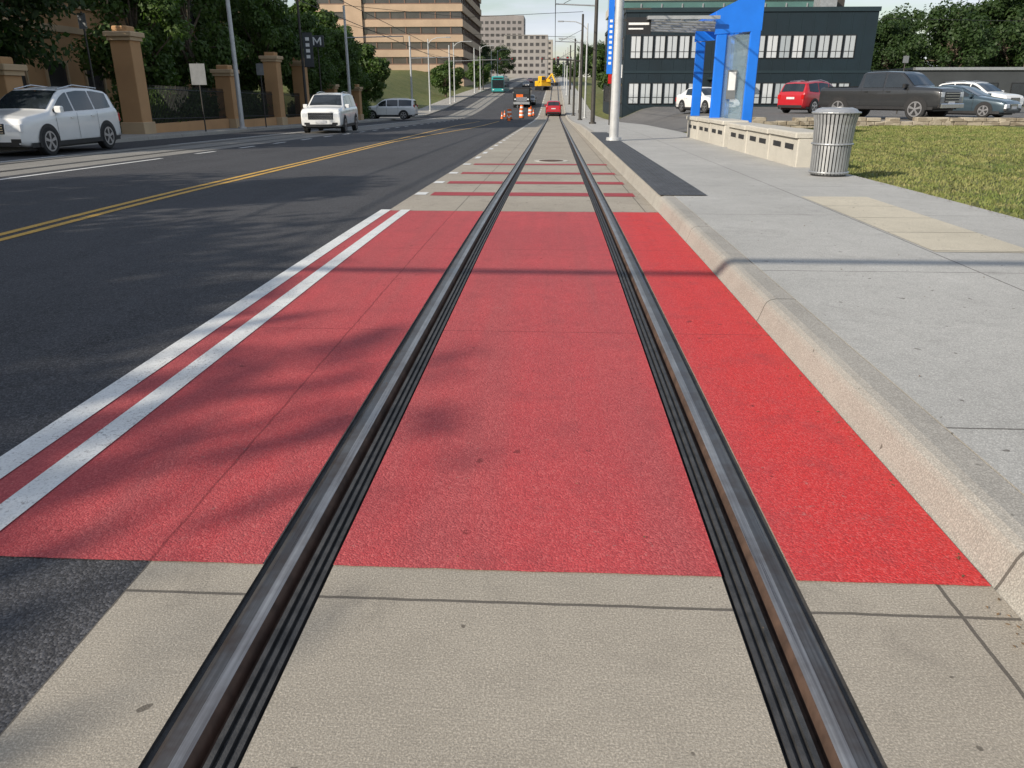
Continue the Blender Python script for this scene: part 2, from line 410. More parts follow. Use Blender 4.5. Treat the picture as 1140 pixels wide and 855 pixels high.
# parking lot & stone wall
mb=MB(); gx=[5.03]+[x for x in GX if 5.4<x<71]; gy=[33.4]+[y for y in YS if 33.5<y<75]; ng=len(gx)
vs=[(x,y,zlot(x,y)-.03) for y in gy for x in gx]
fs=[(j*ng+i,j*ng+i+1,(j+1)*ng+i+1,(j+1)*ng+i) for j in range(len(gy)-1) for i in range(ng-1)]
mb.add(vs,fs,M['asphalt_lot']); mb.obj('parking_lot')
def stonemat():
    m=Mt('rubble_stone',.9,0,.3)
    q=m.n('ShaderNodeTexVoronoi'); q.inputs['Scale'].default_value=3.2; m.link(m.map(m.obj(),(1,1,2.2)),q.inputs['Vector'])
    c=m.mix(m.xyz(q.outputs['Color'])[0],(.20,.165,.12),(.42,.37,.29)); m.col(c); m.bump(m.noise(20,4,.7),.6,.02); return m.m
M['stone']=stonemat()
mb=MB(); r=random.Random(3)
for row in range(4):
    x=7.6+r.uniform(0,.3)
    while x<36:
        w=r.uniform(.3,.7); h=.145
        z0=-.05+row*h; dy=r.uniform(-.04,.04)
        if row<3 or r.random()<.75: mb.box(x,32.75+dy,z0,x+w-.015,33.25,z0+h-.012+r.uniform(-.01,.02),M['stone'],.02)
        x+=w
mb.obj('stone_retaining_wall')

# lawn blades
N=130000
bx=rng.uniform(5.0,17,N); by=6.2+rng.random(N)**1.4*26.3
bx=bx-np.where(bx<5.06,rng.random(N)*.06,0)
ok=bx<by*.62+2.5; bx=bx[ok];by=by[ok]; n=len(bx)
bz=np.array([zlot(a,b)-.062 for a,b in zip(bx,by)]); an=rng.uniform(0,6.28,n); w=rng.uniform(.004,.009,n)*(1+by/16); h=rng.uniform(.025,.06,n)
lx=rng.normal(0,.025,n);ly=rng.normal(0,.025,n)
V=np.empty((n,3,3)); V[:,0]=np.c_[bx-np.cos(an)*w,by-np.sin(an)*w,bz]; V[:,1]=np.c_[bx+np.cos(an)*w,by+np.sin(an)*w,bz]; V[:,2]=np.c_[bx+lx,by+ly,bz+h]
me=bpy.data.meshes.new('grass'); me.from_pydata(V.reshape(-1,3).tolist(),[],np.arange(n*3).reshape(-1,3).tolist()); me.materials.append(M['blades']); put('grass',me,(0,0,0))

# ------------------------------------------------------------------ trees
def tree_mesh(seed,H,R,th,ncl,nl,ls,leaf,name,squash=.8,tr=.22):
    r=random.Random(seed); g=np.random.default_rng(seed); mb=MB()
    top=th+(H-th)*.45
    mb.cyl((0,0,-.3),(0.05,0,th),tr*1.2,tr*.8,M['bark'],10); mb.cyl((.05,0,th),(0,.1,top),tr*.8,tr*.3,M['bark'],8)
    cz=(H+th*.8)/2; rz=(H-th*.8)/2
    cl=[]
    while len(cl)<ncl:
        p=g.uniform(-1,1,3); d=np.linalg.norm(p)
        if d>1 or d<.35: continue
        s=1+.22*math.sin(3*math.atan2(p[1],p[0])+seed)+.12*math.sin(5*p[2]+seed*2)
        tap=1-.25*max(0,p[2])
        cl.append((p[0]*R*s*tap*.85,p[1]*R*s*tap*.85,cz+p[2]*rz*.88))
    for i,c in enumerate(cl):
        if i%2==0:
            a=(0.05,0,r.uniform(th*.85,top)); mid=((a[0]+c[0])*.5,(a[1]+c[1])*.5,(a[2]+c[2])*.5+.3)
            mb.cyl(a,mid,tr*.35,tr*.2,M['bark'],6,False); mb.cyl(mid,c,tr*.2,tr*.06,M['bark'],5,False)
    per=nl//ncl
    C=np.repeat(np.array(cl),per,axis=0); n=len(C)
    d=g.normal(size=(n,3)); d/=np.linalg.norm(d,axis=1)[:,None]
    rad=np.repeat(g.uniform(.55,1.15,ncl),per)*R*.30
    P=C+d*(rad*g.random(n)**.45)[:,None]*np.array([1,1,squash])
    a=d+g.normal(size=(n,3))*.6; a[:,2]+=.5; a/=np.linalg.norm(a,axis=1)[:,None]
    t=np.cross(a,g.normal(size=(n,3))); t/=np.linalg.norm(t,axis=1)[:,None]; b=np.cross(a,t)
    s=(ls*g.uniform(.6,1.3,n))[:,None]
    V=np.stack([P-t*s,P-b*s*.55,P+t*s,P+b*s*.55],1).reshape(-1,3)
    k=mb.mid(leaf); o=len(mb.v)
    mb.v+=[tuple(x) for x in V.tolist()]; mb.f+=[(o+4*i,o+4*i+1,o+4*i+2,o+4*i+3) for i in range(n)]; mb.mi+=[k]*n; mb.sm+=[False]*n
    me=bpy.data.meshes.new(name); me.from_pydata(mb.v,[],mb.f)
    for m in mb.mats: me.materials.append(m)
    me.polygons.foreach_set('material_index',mb.mi); me.update(); return me
TA=tree_mesh(1,9,4.2,2.1,60,20000,.13,M['leaf2'],'street_tree')
TB=tree_mesh(2,8,3.0,2.0,50,14000,.13,M['leaf'],'street_tree_b')
TC=tree_mesh(5,13,6,2.5,70,15000,.24,M['leaf2'],'large_tree',tr=.4)
TD=tree_mesh(9,9,4,1.2,45,9000,.26,M['leaf'],'far_tree',tr=.3)
def tree(me,x,y,s=1,sz=None,rz=None,name='deciduous_tree'):
    put(name,me,(x,y,zg(x,y)-.05),random.uniform(0,6.28) if rz is None else rz,(s,s,sz or s))
tree(TA,-19.6,27,1.0,1.05); tree(TA,-19.4,21,.9,1.05)
tree(TB,-20.0,39,.95,1.0); tree(TB,-20.5,46,1.0,1.2); tree(TB,-19,53,.95,1.15); tree(TB,-22,58,1.1,1.3)
tree(TB,-19,62,.9,1.0); tree(TB,-18.6,69,.85,.95); tree(TB,-20,76,.95,1.0)
tree(TD,-25,84,.9); tree(TD,-22,92,.8);tree(TD,-32,104,1.1);tree(TD,-28,112,.9); tree(TD,-27,96,.7,.6)
tree(TD,-20,150,.8,.7); tree(TD,-17.5,190,.8)
for x,y,s in((40,104,.74),(46,100,.86),(53,103,1.0),(61,101,.92),(36,112,.7),(71,104,1.0),(45,112,.9),(34,110,.62),(57,110,1.0),(66,111,1.05)): tree(TC,x,y,s)
for x,y,s in((14,260,.9),(18,220,.9),(12,320,1.0),(-20,300,.9),(-24,260,.9)): tree(TC,x,y,s)
for y,s in((95,.8),(108,.9),(122,.8),(140,.9),(165,1)): tree(TD,8+ (y-95)*.05,y,s)
# trees behind the camera, on the far sidewalk: their shade falls on the left lanes
tree(TC,-18.7,-8.6,.92,.90,1.0); tree(TA,-17.4,2.0,1.0,1.1,2.0); tree(TA,-17.6,-4,1,1.1,.3)
def treeband(x0,x1,y,zb,h,n,seed,size=1.6):
    g=np.random.default_rng(seed)
    cx=g.uniform(x0,x1,n); cl=np.c_[cx,g.uniform(y-8,y+8,n),zb+h*(.25+.55*g.random(n))*(.75+.25*np.sin(cx*.11+seed)+.2*np.sin(cx*.037))]
    C=np.repeat(cl,60,axis=0); m=len(C); d=g.normal(size=(m,3)); d/=np.linalg.norm(d,axis=1)[:,None]
    P=C+d*h*.24*(g.random(m)**.4)[:,None]; t=g.normal(size=(m,3)); t/=np.linalg.norm(t,axis=1)[:,None]; b=np.cross(t,d); s=size*.5
    V=np.stack([P-t*s,P-b*s*.7,P+t*s,P+b*s*.7],1).reshape(-1,3)
    me=bpy.data.meshes.new('distant_trees'); me.from_pydata(V.tolist(),[],np.arange(m*4).reshape(-1,4).tolist()); me.materials.append(M['leaf']); put('distant_trees',me,(0,0,0))
treeband(-260,-30,330,6,16,300,1); treeband(15,260,300,3,15,300,2); treeband(-90,90,640,12,20,160,3,2.2)

# ------------------------------------------------------------------ buildings
def facade_windows(mb,axis,c,u0,u1,z0,z1,n,glass,frame,gap=.25,proud=.004,fr=.06,depth=.05):
    w=(u1-u0)/n
    for i in range(n):
        a=u0+i*w+gap/2; b=u0+(i+1)*w-gap/2
        def bx(ua,za,ub,zb,d0,d1,m):
            if axis=='y': mb.box(ua,c-d1,za,ub,c-d0,zb,m)
            elif axis=='x': mb.box(c+d0,ua,za,c+d1,ub,zb,m)
            else: mb.box(c-d1,ua,za,c-d0,ub,zb,m)
        bx(a+fr,z0+fr,b-fr,z1-fr,-.01,.012,glass)
        bx(a,z0,b,z0+fr,-.01,depth,frame); bx(a,z1-fr,b,z1,-.01,depth,frame)
        bx(a,z0+fr,a+fr,z1-fr,-.01,depth,frame); bx(b-fr,z0+fr,b,z1-fr,-.01,depth,frame)
M['green']=simple('dark_blue_green_cladding',(.006,.017,.025),.55,0,.2,.4)
M['green2']=simple('dark_blue_green_trim',(.013,.028,.036),.5,0,.1,.4)
def blindmat():
    m=Mt('window_blinds',.25,0,.5); x,y,z=m.xyz(m.obj())
    r=m.n('ShaderNodeTexWhiteNoise'); r.noise_dimensions='1D'; m.link(m.math('FLOOR',m.math('DIVIDE',x,1.09)),r.inputs['W'])
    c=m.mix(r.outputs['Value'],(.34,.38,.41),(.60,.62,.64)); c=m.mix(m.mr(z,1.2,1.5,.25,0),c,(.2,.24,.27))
    m.col(c); return m.m
M['blind']=blindmat()
mb=MB(); gy=75
mb.box(6.2,gy,-1.5,27.9,gy+30,8.1,M['green']); mb.box(6.1,gy-.12,8.1,28.0,gy+30,8.45,M['green2'])
mb.box(6.15,gy-.06,3.15,27.95,gy,3.35,M['green2'])
for x in np.arange(6.2,27.9,1.085): mb.box(x-.02,gy-.03,-1.0,x+.02,gy,3.15,M['green2']); mb.box(x-.02,gy-.03,3.35,x+.02,gy,8.1,M['green2'])
for z0,z1 in((.55,2.35),(4.35,6.25)):
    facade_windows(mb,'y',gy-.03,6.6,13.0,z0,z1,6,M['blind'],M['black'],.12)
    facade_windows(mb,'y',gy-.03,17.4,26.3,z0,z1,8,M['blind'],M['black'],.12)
    for u0,u1,nn in((6.6,13.0,6),(17.4,26.3,8)):
        for i in range(nn): q=u0+(i+.5)*(u1-u0)/nn; mb.box(q-.02,gy-.075,z0+.05,q+.02,gy-.04,z1-.05,M['black']); mb.box(q-.45,gy-.07,z0+.55,q-.02,gy-.045,z0+.59,M['black']); mb.box(q+.02,gy-.07,z0+.55,q+.45,gy-.045,z0+.59,M['black'])
facade_windows(mb,'y',gy-.03,13.9,16.6,.0,2.5,2,M['glass'],M['black'],.1)
mb.box(13.6,gy-1.6,2.6,16.9,gy-.1,2.8,M['green2'])
for z0,z1 in((.55,2.35),(4.35,6.25)): facade_windows(mb,'x-',6.2,gy+1,gy+28,z0,z1,16,M['glass'],M['black'],.2)
mb.box(24,gy+4,8.45,25.5,gy+6,9.6,M['steel']); mb.box(25.9,gy+5,8.45,26.5,gy+6,9.9,M['darkpole'])
mb.obj('dark_office_building')
M['officeconc']=simple('office_concrete',(.45,.42,.37),.85,0,.12,.5)
M['greenglass']=simple('green_glass',(.07,.16,.15),.12,0,.2,.3,spec=.8)
mb=MB(); mb.box(9,120,-2,37.5,150,26,M['greenglass'])
for z in (2,6,9.6,13.6,18,22,26): mb.box(8.7,119.7,z,37.8,150.3,z+1.2,M['officeconc'])
for x in np.arange(9,37.6,2.85):
    for z in(3.2,7.2,10.8,14.8,19.2): mb.box(x-.08,119.85,z,x+.08,119.99,z+2.4,M['steel'])
mb.obj('glass_office_building')
M['lowwall']=simple('dark_metal_wall',(.05,.055,.06),.6,0,.15,.5)
mb=MB(); mb.box(34,80,-.2,75,96,3.5,M['lowwall']); mb.box(33.8,79.8,3.5,75.2,96.2,3.75,M['steel'])
facade_windows(mb,'y',80,36,74,1.0,2.4,12,M['glass'],M['black'],1.2); mb.obj('low_commercial_building')
M['tan']=simple('tan_masonry',(.42,.31,.22),.85,0,.1,.3)
M['brown']=simple('brown_band',(.17,.10,.07),.7,0,.15,.4)
M['bronze']=simple('bronze_glass',(.05,.045,.045),.1,0,.3,.2,spec=.8)
mb=MB(); y0=200
mb.box(-62,y0,1,-22.5,y0+50,26,M['bronze'])
for i,z in enumerate(np.arange(3.2,27,3.3)):
    mb.box(-62.4,y0-.4,z,-22.1,y0+50.4,z+1.55,M['tan']); mb.box(-62.2,y0-.2,z+1.55,-22.3,y0+50.2,z+1.8,M['brown'])
for x in np.arange(-61,-22,3.6):
    for z in np.arange(5.0,26,3.3): mb.box(x-.12,y0-.18,z,x+.12,y0-.01,z+1.5,M['brown'])
for y in np.arange(y0+2,y0+50,3.6):
    for z in np.arange(5.0,26,3.3): mb.box(-22.49,y-.12,z,-22.32,y+.12,z+1.5,M['brown'])
mb.box(-50,y0-.9,1,-46,y0-.41,27,M['tan']); mb.box(-60,y0+8,26,-30,y0+30,30,M['tan'])
mb.box(-70,y0-22,1,-48,y0-1.5,13,M['tan'])
for z in(4,7,10): facade_windows(mb,'y',y0-22,-69,-49,z,z+1.7,8,M['bronze'],M['brown'],.8)
for z in(4,7,10): facade_windows(mb,'x',-48,y0-21,y0-2,z,z+1.7,7,M['bronze'],M['brown'],.8)
mb.obj('office_building')
M['stucco']=simple('ochre_stucco',(.47,.27,.13),.9,0,.12,.6,bump=.3)
M['stucco2']=simple('cream_trim',(.50,.36,.22),.85,0,.1,.6)
mb=MB(); mb.box(-45,33,-1,-24,64,15,M['stucco']); mb.box(-45.3,32.7,15,-23.7,64.3,15.6,M['stucco2']); mb.box(-45,32.9,4.2,-23.88,64.1,4.5,M['stucco2'])
for z in(1,5.4,8.8,12): facade_windows(mb,'x',-24,34,63,z,z+1.9,9,M['bronze'],M['stucco2'],1.4,fr=.12,depth=.1)
for z in(1,5.4,8.8,12): facade_windows(mb,'y',33,-44,-25,z,z+1.9,6,M['bronze'],M['stucco2'],1.4,fr=.12,depth=.1)
mb.obj('stucco_apartment_building')
mb=MB(); mb.box(-50,10,-1,-21.5,30,5.4,M['stucco']); mb.box(-50.2,9.8,5.4,-21.3,30.2,5.9,M['stucco2'])
facade_windows(mb,'x',-21.5,11,29.5,.3,3.6,5,M['bronze'],M['stucco2'],.9,fr=.15,depth=.12); mb.obj('storefront_building')
for (x,y,w,h,c) in((-26,420,22,22,(.30,.28,.27)),(-44,470,26,34,(.26,.24,.24)),(-14,560,12,26,(.36,.33,.30)),(24,430,22,16,(.33,.30,.27)),(30,300,22,14,(.30,.2,.15)),(40,600,30,34,(.30,.31,.33))):
    cm=simple('far_wall',c,.85,0,.1,.2); mb=MB(); z0=zr(y)-2; mb.box(x,y,z0,x+w,y+25,z0+h,cm)
    for z in np.arange(z0+4,z0+h-1.5,3.2):
        facade_windows(mb,'y',y,x+.8,x+w-.8,z,z+1.6,max(4,int(w/3)),M['bronze'],cm,1.0)
        facade_windows(mb,'x' if x<0 else 'x-',x+w if x<0 else x,y+1,y+24,z,z+1.6,7,M['bronze'],cm,1.0)
    mb.obj('distant_building')

# ------------------------------------------------------------------ fence and gate columns (left)
def column(y,h,w=.85,x=-17.6,name='stucco_column'):
    mb=MB(); z=zr(y)+.13; a=w/2
    mb.box(-a-.08,-a-.08,0,a+.08,a+.08,.5,M['stucco2'],.02); mb.box(-a,-a,.5,a,a,h-.55,M['stucco'],.02)
    mb.box(-a-.08,-a-.08,h-.55,a+.08,a+.08,h-.4,M['stucco2'],.02); mb.box(-a-.16,-a-.16,h-.4,a+.16,a+.16,h-.22,M['stucco2'],.03)
    mb.box(-a+.1,-a+.1,h-.22,a-.1,a-.1,h,M['stucco'],.04); mb.obj(name,(x,y,z))
cols=[(33.6,4.2),(43.5,3.2),(51,4.3),(56.5,4.3),(64,3.0),(72,3.0)]
for y,h in cols: column(y,h)
column(25.5,2.6); column(17,2.6)
ys_=[y for y,_ in cols]
for a,b in zip(ys_[:-1],ys_[1:]):
    mb=MB(); z=lambda y:zr(y)+.13
    mb.box(-17.75,a+.6,z(a)-.3,-17.45,b-.6,z((a+b)/2)+.45,M['stucco'])
    for y in np.arange(a+.6,b-.55,.14): mb.box(-17.61,y-.012,z(y)+.4,-17.585,y+.012,z(y)+2.0,M['black'])
    for h in(.6,1.85): mb.tube([(-17.6,a+.5,z(a)+h),(-17.6,b-.5,z(b)+h)],.022,M['black'])
    mb.obj('iron_fence')
def hedge(x,y0,y1,h,w):
    g=np.random.default_rng(int(y0)); n=int((y1-y0)*900); P=np.c_[x+g.normal(0,w*.35,n),g.uniform(y0,y1,n),g.random(n)**.6*h]
    P[:,2]*= .8+.2*np.sin(P[:,1]*1.7); P[:,2]+=[zr(y)+.1 for y in P[:,1]]
    a=g.normal(size=(n,3)); a/=np.linalg.norm(a,axis=1)[:,None]; t=np.cross(a,g.normal(size=(n,3))); t/=np.linalg.norm(t,axis=1)[:,None]; b=np.cross(a,t); s=.09
    V=np.stack([P-t*s,P-b*s*.6,P+t*s,P+b*s*.6],1).reshape(-1,3)
    me=bpy.data.meshes.new('hedge'); me.from_pydata(V.tolist(),[],np.arange(n*4).reshape(-1,4).tolist()); me.materials.append(M['leaf']); put('hedge',me,(0,0,0))
hedge(-18.5,34.2,50.5,2.0,.8); hedge(-18.5,57,80,1.7,.8)

# ------------------------------------------------------------------ platform furniture (right)
y=14.9
for i in range(6):
    L=2.0; mb=MB(); h=.62 if y<21 else .66
    mb.box(-.28,0,-.05,.28,L-.05,h-.1,M['conc_wall'],.02); mb.box(-.34,-.01,h-.1,.34,L-.04,h,M['conc_wall'],.025)
    for k in(.25,1.1): mb.box(-.2865,k,.30,-.27,k+.55,.40,M['black'])
    mb.obj('concrete_bench_wall',(4.78,y,zs(y+1))); y+=L+(.5 if i==2 else 0)
mb=MB(); n=34
mb.cyl((0,0,0),(0,0,.05),.27,.27,M['black'],28); mb.cyl((0,0,.05),(0,0,.95),.255,.29,M['black'],28)
for k in range(n):
    t=2*math.pi*k/n
    def P(r,z,dt): return (r*math.cos(t+dt),r*math.sin(t+dt),z)
    prof=[(.29,.03),(.30,.5),(.315,.8),(.35,.98)]
    for (r0,z0),(r1,z1) in zip(prof[:-1],prof[1:]):
        d=.062
        mb.add([P(r0,z0,-d),P(r0,z0,d),P(r1,z1,d),P(r1,z1,-d),P(r0-.014,z0,-d),P(r0-.014,z0,d),P(r1-.014,z1,d),P(r1-.014,z1,-d)],[(0,1,2,3),(7,6,5,4),(4,0,3,7),(1,5,6,2)],M['steel'])
for z,r in((.06,.302),(.5,.311),(.975,.36)):
    for k in range(28):
        a=2*math.pi*k/28;b=2*math.pi*(k+1)/28; mb.cyl((r*math.cos(a),r*math.sin(a),z),(r*math.cos(b),r*math.sin(b),z),.017,.017,M['steel'],6,False)
R0=[(.34,.985),(.30,1.03),(.22,1.055),(.15,1.055),(.13,1.0)]
for (r0,z0),(r1,z1) in zip(R0[:-1],R0[1:]): mb.cyl((0,0,z0),(0,0,z1),r0,r1,M['steel'],28,False)
mb.cyl((0,0,.99),(0,0,1.0),.3,.3,M['black'],28); mb.obj('trash_can',(4.57,13.3,zs(13.3)))
mb=MB(); B=M['blue']; SL=3.4
mb.box(.95,0,0,1.25,.14,3.9,B,.02); mb.box(.95,SL,0,1.25,SL+.14,3.9,B,.02)
mb.box(0,0,0,.30,.14,2.95,B,.02); mb.box(0,SL,0,.30,SL+.14,2.95,B,.02)
def poly(mb,pts,y0,y1,m):
    n=len(pts); vs=[(p[0],y0,p[1]) for p in pts]+[(p[0],y1,p[1]) for p in pts]
    mb.add(vs,[tuple(range(n)),tuple(reversed(range(n,2*n)))]+[(i+n,(i+1)%n+n,(i+1)%n,i) for i in range(n)],m)
for ya in(0.0,SL): poly(mb,[(-.05,2.95),(1.26,3.05),(1.26,4.05),(.95,4.05),(-.05,3.55)],ya-.002,ya+.142,B)
mb.box(.30,.05,.05,.95,.08,2.95,M['clear']); mb.box(1.15,.14,.5,1.18,SL,2.9,M['clear']); mb.box(1.05,.14,3.1,1.24,SL,3.85,B)
mb.box(.3,.0,.0,.95,.12,.35,B); mb.box(.05,.14,3.40,.3,SL,3.52,B)
for yy in np.arange(0,SL+.1,.85): 
    mb.cyl((-1.95,yy+.05,3.32),(1.0,yy+.05,3.22),.03,.045,M['steel'],8)
mb.box(-2.0,-.25,3.36,.0,SL+.4,3.385,M['clear']); mb.box(-2.03,-.28,3.33,-1.98,SL+.43,3.42,M['steel']); mb.box(-2.0,-.30,3.33,0,-.26,3.42,M['steel']); mb.box(-2.0,SL+.41,3.33,0,SL+.45,3.42,M['steel'])
for xx in(-1.5,-1.0,-.5): mb.box(xx-.015,-.26,3.34,xx+.015,SL+.41,3.36,M['steel'])
mb.box(.45,.6,.42,.9,3.0,.48,M['steel']); mb.box(.6,.8,0,.7,.9,.42,M['steel']); mb.box(.6,2.6,0,.7,2.7,.42,M['steel'])
mb.box(.42,-.0,1.2,.68,.045,2.0,M['signback']); mb.box(.45,-.006,1.45,.65,-.002,1.95,M['white'])
mb.obj('tram_shelter',(4.68,24.5,zs(25)-.02))

# ------------------------------------------------------------------ poles
def pole(name,x,y,h,r0,r1,m,z=None,extra=None,base=True):
    z=(zg(x,y) if z is None else z)-.02
    mb=MB(); mb.cyl((0,0,0),(0,0,h),r0,r1,m,14)
    if base: mb.cyl((0,0,0),(0,0,.12),r0*1.7,r0*1.6,m,14)
    if extra: extra(mb)
    return mb.obj(name,(x,y,z))
def infopole(mb):
    mb.box(-.30,-.06,1.9,-.14,.06,4.0,M['blue']); 
    for k in range(9): mb.box(-.26,-.064,2.15+k*.14,-.18,-.06,2.22+k*.14,M['white'])
    mb.box(-.02,-.05,3.6,.9,.0,3.64,M['darkpole']); mb.box(.22,-.05,2.95,.92,.0,3.4,M['black']); 
    mb.box(.28,-.054,3.2,.86,-.05,3.26,M['white']); mb.box(.28,-.054,3.08,.7,-.05,3.12,M['white'])
    mb.box(.16,-.03,3.3,.24,.0,3.36,M['darkpole'])
pole('catenary_pole',1.86+.0,24.5,8.5,.14,.11,M['palepole'],zs(24.5),infopole)
def brk(side,reach=3.2,h=6.3):
    def f(mb):
        mb.cyl((0,0,h),(side*reach,0,h+.1),.04,.035,M['steel'],8); mb.cyl((0,0,h+1.0),(side*reach*.8,0,h+.12),.015,.015,M['wire'],6)
        mb.cyl((side*reach,0,h+.1),(side*reach,0,h-.4),.02,.02,M['wire'],6)
    return f
for y in (48,72,98,128,160,200,245): pole('catenary_pole',2.3,y,8.5,.13,.09,M['darkpole'] if y%5 else M['palepole'],zs(y),brk(-1,2.3))
for y in (42.5,66,95,130,170,215): pole('catenary_pole',-16.6,y,8.6,.13,.09,M['palepole'],None,brk(1,4.6))
def lampx(side,h=9,reach=2.4):
    def f(mb):
        mb.tube([(0,0,h-.6),(side*.5,0,h-.1),(side*1.2,0,h+.15),(side*reach,0,h+.2)],.045,M['palepole'],8); mb.box(min(side*reach,side*(reach+.6)),-.14,h+.13,max(side*reach,side*(reach+.6)),.14,h+.25,M['steel'],.03)
    return f
for x,y,sd,h in((-16.8,110,1,9),(-16.5,135,1,9),(-16.3,180,1,9),(3.2,85,-1,9),(3.4,115,-1,9),(3.6,150,-1,9.5),(-16,230,1,9)): pole('street_lamp',x,y,h,.11,.07,M['palepole'],None,lampx(sd,h))
def bann(mb):
    mb.box(.12,-.02,3.6,.75,.02,5.6,M['lowwall']); mb.tube([(0,0,5.62),(.8,0,5.62)],.02,M['black']); mb.tube([(0,0,3.58),(.8,0,3.58)],.02,M['black'])
    for k in range(4): mb.box(.3,-.026,4.1+k*.35,.55,-.02,4.3+k*.35,M['white'])
pole('banner_pole',-16.4,53.5,8,.1,.07,M['darkpole'],None,bann)
mb=MB(); mb.cyl((0,0,0),(0,0,4.9),.05,.04,M['darkpole'],10); mb.box(-.45,-.06,4.9,.45,.06,5.6,M['lowwall'],.03); mb.box(-.28,-.075,5.0,-.19,-.062,5.5,M['white']);mb.box(.19,-.075,5.0,.28,-.062,5.5,M['white'])
mb.add([(-.19,-.07,5.5),(-.19,-.07,5.36),(0,-.07,5.08),(0,-.07,5.22)],[(0,1,2,3)],M['white']); mb.add([(.19,-.07,5.5),(.19,-.07,5.36),(0,-.07,5.08),(0,-.07,5.22)],[(3,2,1,0)],M['white'])
mb.obj('transit_stop_sign',(-15.9,55.5,zg(-16.1,55.5)))
def sgn(x,y,h,w,hh,m,name='street_sign',back='darkpole',z=None):
    mb=MB(); mb.cyl((0,0,0),(0,0,h),.035,.03,M[back],8); mb.box(-w/2,-.045,h-hh-.05,w/2,-.033,h-.05,m); mb.obj(name,(x,y,zg(x,y) if z is None else z))
sgn(-16.3,28.5,4.2,.28,.5,M['signback']); sgn(-16.2,37,3.0,.7,.9,M['signback'],'bus_stop_sign'); sgn(-16.2,45,3.4,.4,.6,M['signback'])
sgn(2.6,34,2.6,.35,.5,M['white']); sgn(3.0,44,2.6,.3,.45,M['lamp_red']); sgn(18.9,46,3.0,.3,.35,M['signback'])
for x,y in((52,95),(75,120)):
    def xa(mb): 
        mb.box(-1.2,-.06,8.6,1.2,.06,8.75,M['wood'])
    pole('utility_pole',x,y,9.6,.16,.11,M['wood'],None,xa,False)
mb=MB(); mb.tube([(-30+52,92,9.2),(52,95,8.8),(75,120,9),(140,160,12)],.025,M['wire']); mb.obj('utility_wires')
def signal(x,y,side,reach):
    mb=MB(); mb.cyl((0,0,0),(0,0,7),.13,.1,M['darkpole'],12); mb.cyl((0,0,6.2),(side*reach,0,6.5),.08,.05,M['darkpole'],10)
    for k in(.55,.95):
        xx=side*reach*k; mb.box(xx-.17,-.2,5.7,xx+.17,.1,6.75,M['black'],.02)
        for q,cm in enumerate((M['lamp_red'],M['black'],M['black'])): mb.cyl((xx,-.2,6.55-q*.33),(xx,-.26,6.55-q*.33),.11,.11,cm,12)
    mb.obj('traffic_light',(x,y,zg(x,y)))
signal(3.6,190,-1,7); signal(-16.4,188,1,7); signal(3.2,105,-1,3)
mb=MB()
for x in(0,-11.9):
    for h,r in((5.9,.02),(6.8,.018)):
        mb.tube([(x,y,zr(y)+h) for y in list(range(-30,300,10))],r,M['wire'],4)
mb.obj('overhead_contact_wire')
# mast-arm just behind the camera: its shadow crosses the lane
ay=-2.0
mb=MB(); mb.tube([(-16.6,ay,6.6),(-9,ay+.02,6.55),(0,ay+.12,6.5),(9,ay+.3,6.6)],.06,M['steel'],8); mb.cyl((-16.6,ay,0),(-16.6,ay,8.4),.15,.11,M['palepole'],12); mb.cyl((9,ay+.3,0),(9,ay+.3,8.4),.15,.11,M['palepole'],12); mb.obj('span_mast_arm')
mb=MB(); mb.tube([(-16.6,66,7.9),(-7,66,7.0),(2.3,72,7.9)],.022,M['wire'],4); mb.tube([(-16.6,42.5,8),(-7,44,7),(2.3,48,8)],.018,M['wire'],4); mb.tube([(-16.6,95,7.9),(2.3,98,7.6)],.03,M['wire'],4); mb.obj('span_wires')

def cone(x,y,z=None,s=1):
    mb=MB(); mb.box(-.2,-.2,0,.2,.2,.04,M['black']); mb.cyl((0,0,.04),(0,0,.3),.15,.10,M['orange'],12,False); mb.cyl((0,0,.3),(0,0,.42),.10,.078,M['white'],12,False); mb.cyl((0,0,.42),(0,0,.75),.078,.03,M['orange'],12); mb.obj('traffic_cone',(x,y,zr(y)),0,s)
def barrel(x,y):
    mb=MB(); mb.cyl((0,0,0),(0,0,.08),.33,.33,M['black'],14)
    for k in range(5): mb.cyl((0,0,.08+k*.19),(0,0,.27+k*.19),.27-.012*k,.265-.012*k,M['orange'] if k%2==0 else M['white'],14)
    mb.obj('construction_barrel',(x,y,zr(y)))
for x,y in((-4.6,84),(-3.6,90),(-2.9,99),(-4.3,108)): barrel(x,y)
for x,y in((-4.2,76),(-5.5,86),(-5.9,97),(-2.6,102),(3.0,62),(3.3,70),(-3.2,112)): cone(x,y)
mb=MB(); mb.box(-.5,-.02,1.2,.5,.02,2.1,M['orange']); mb.cyl((-.3,.02,0),(-.2,.02,2.1),.03,.03,M['steel']); mb.cyl((.3,.02,0),(.2,.02,2.1),.03,.03,M['steel']); mb.obj('road_work_sign',(-5.2,122,zr(122)))

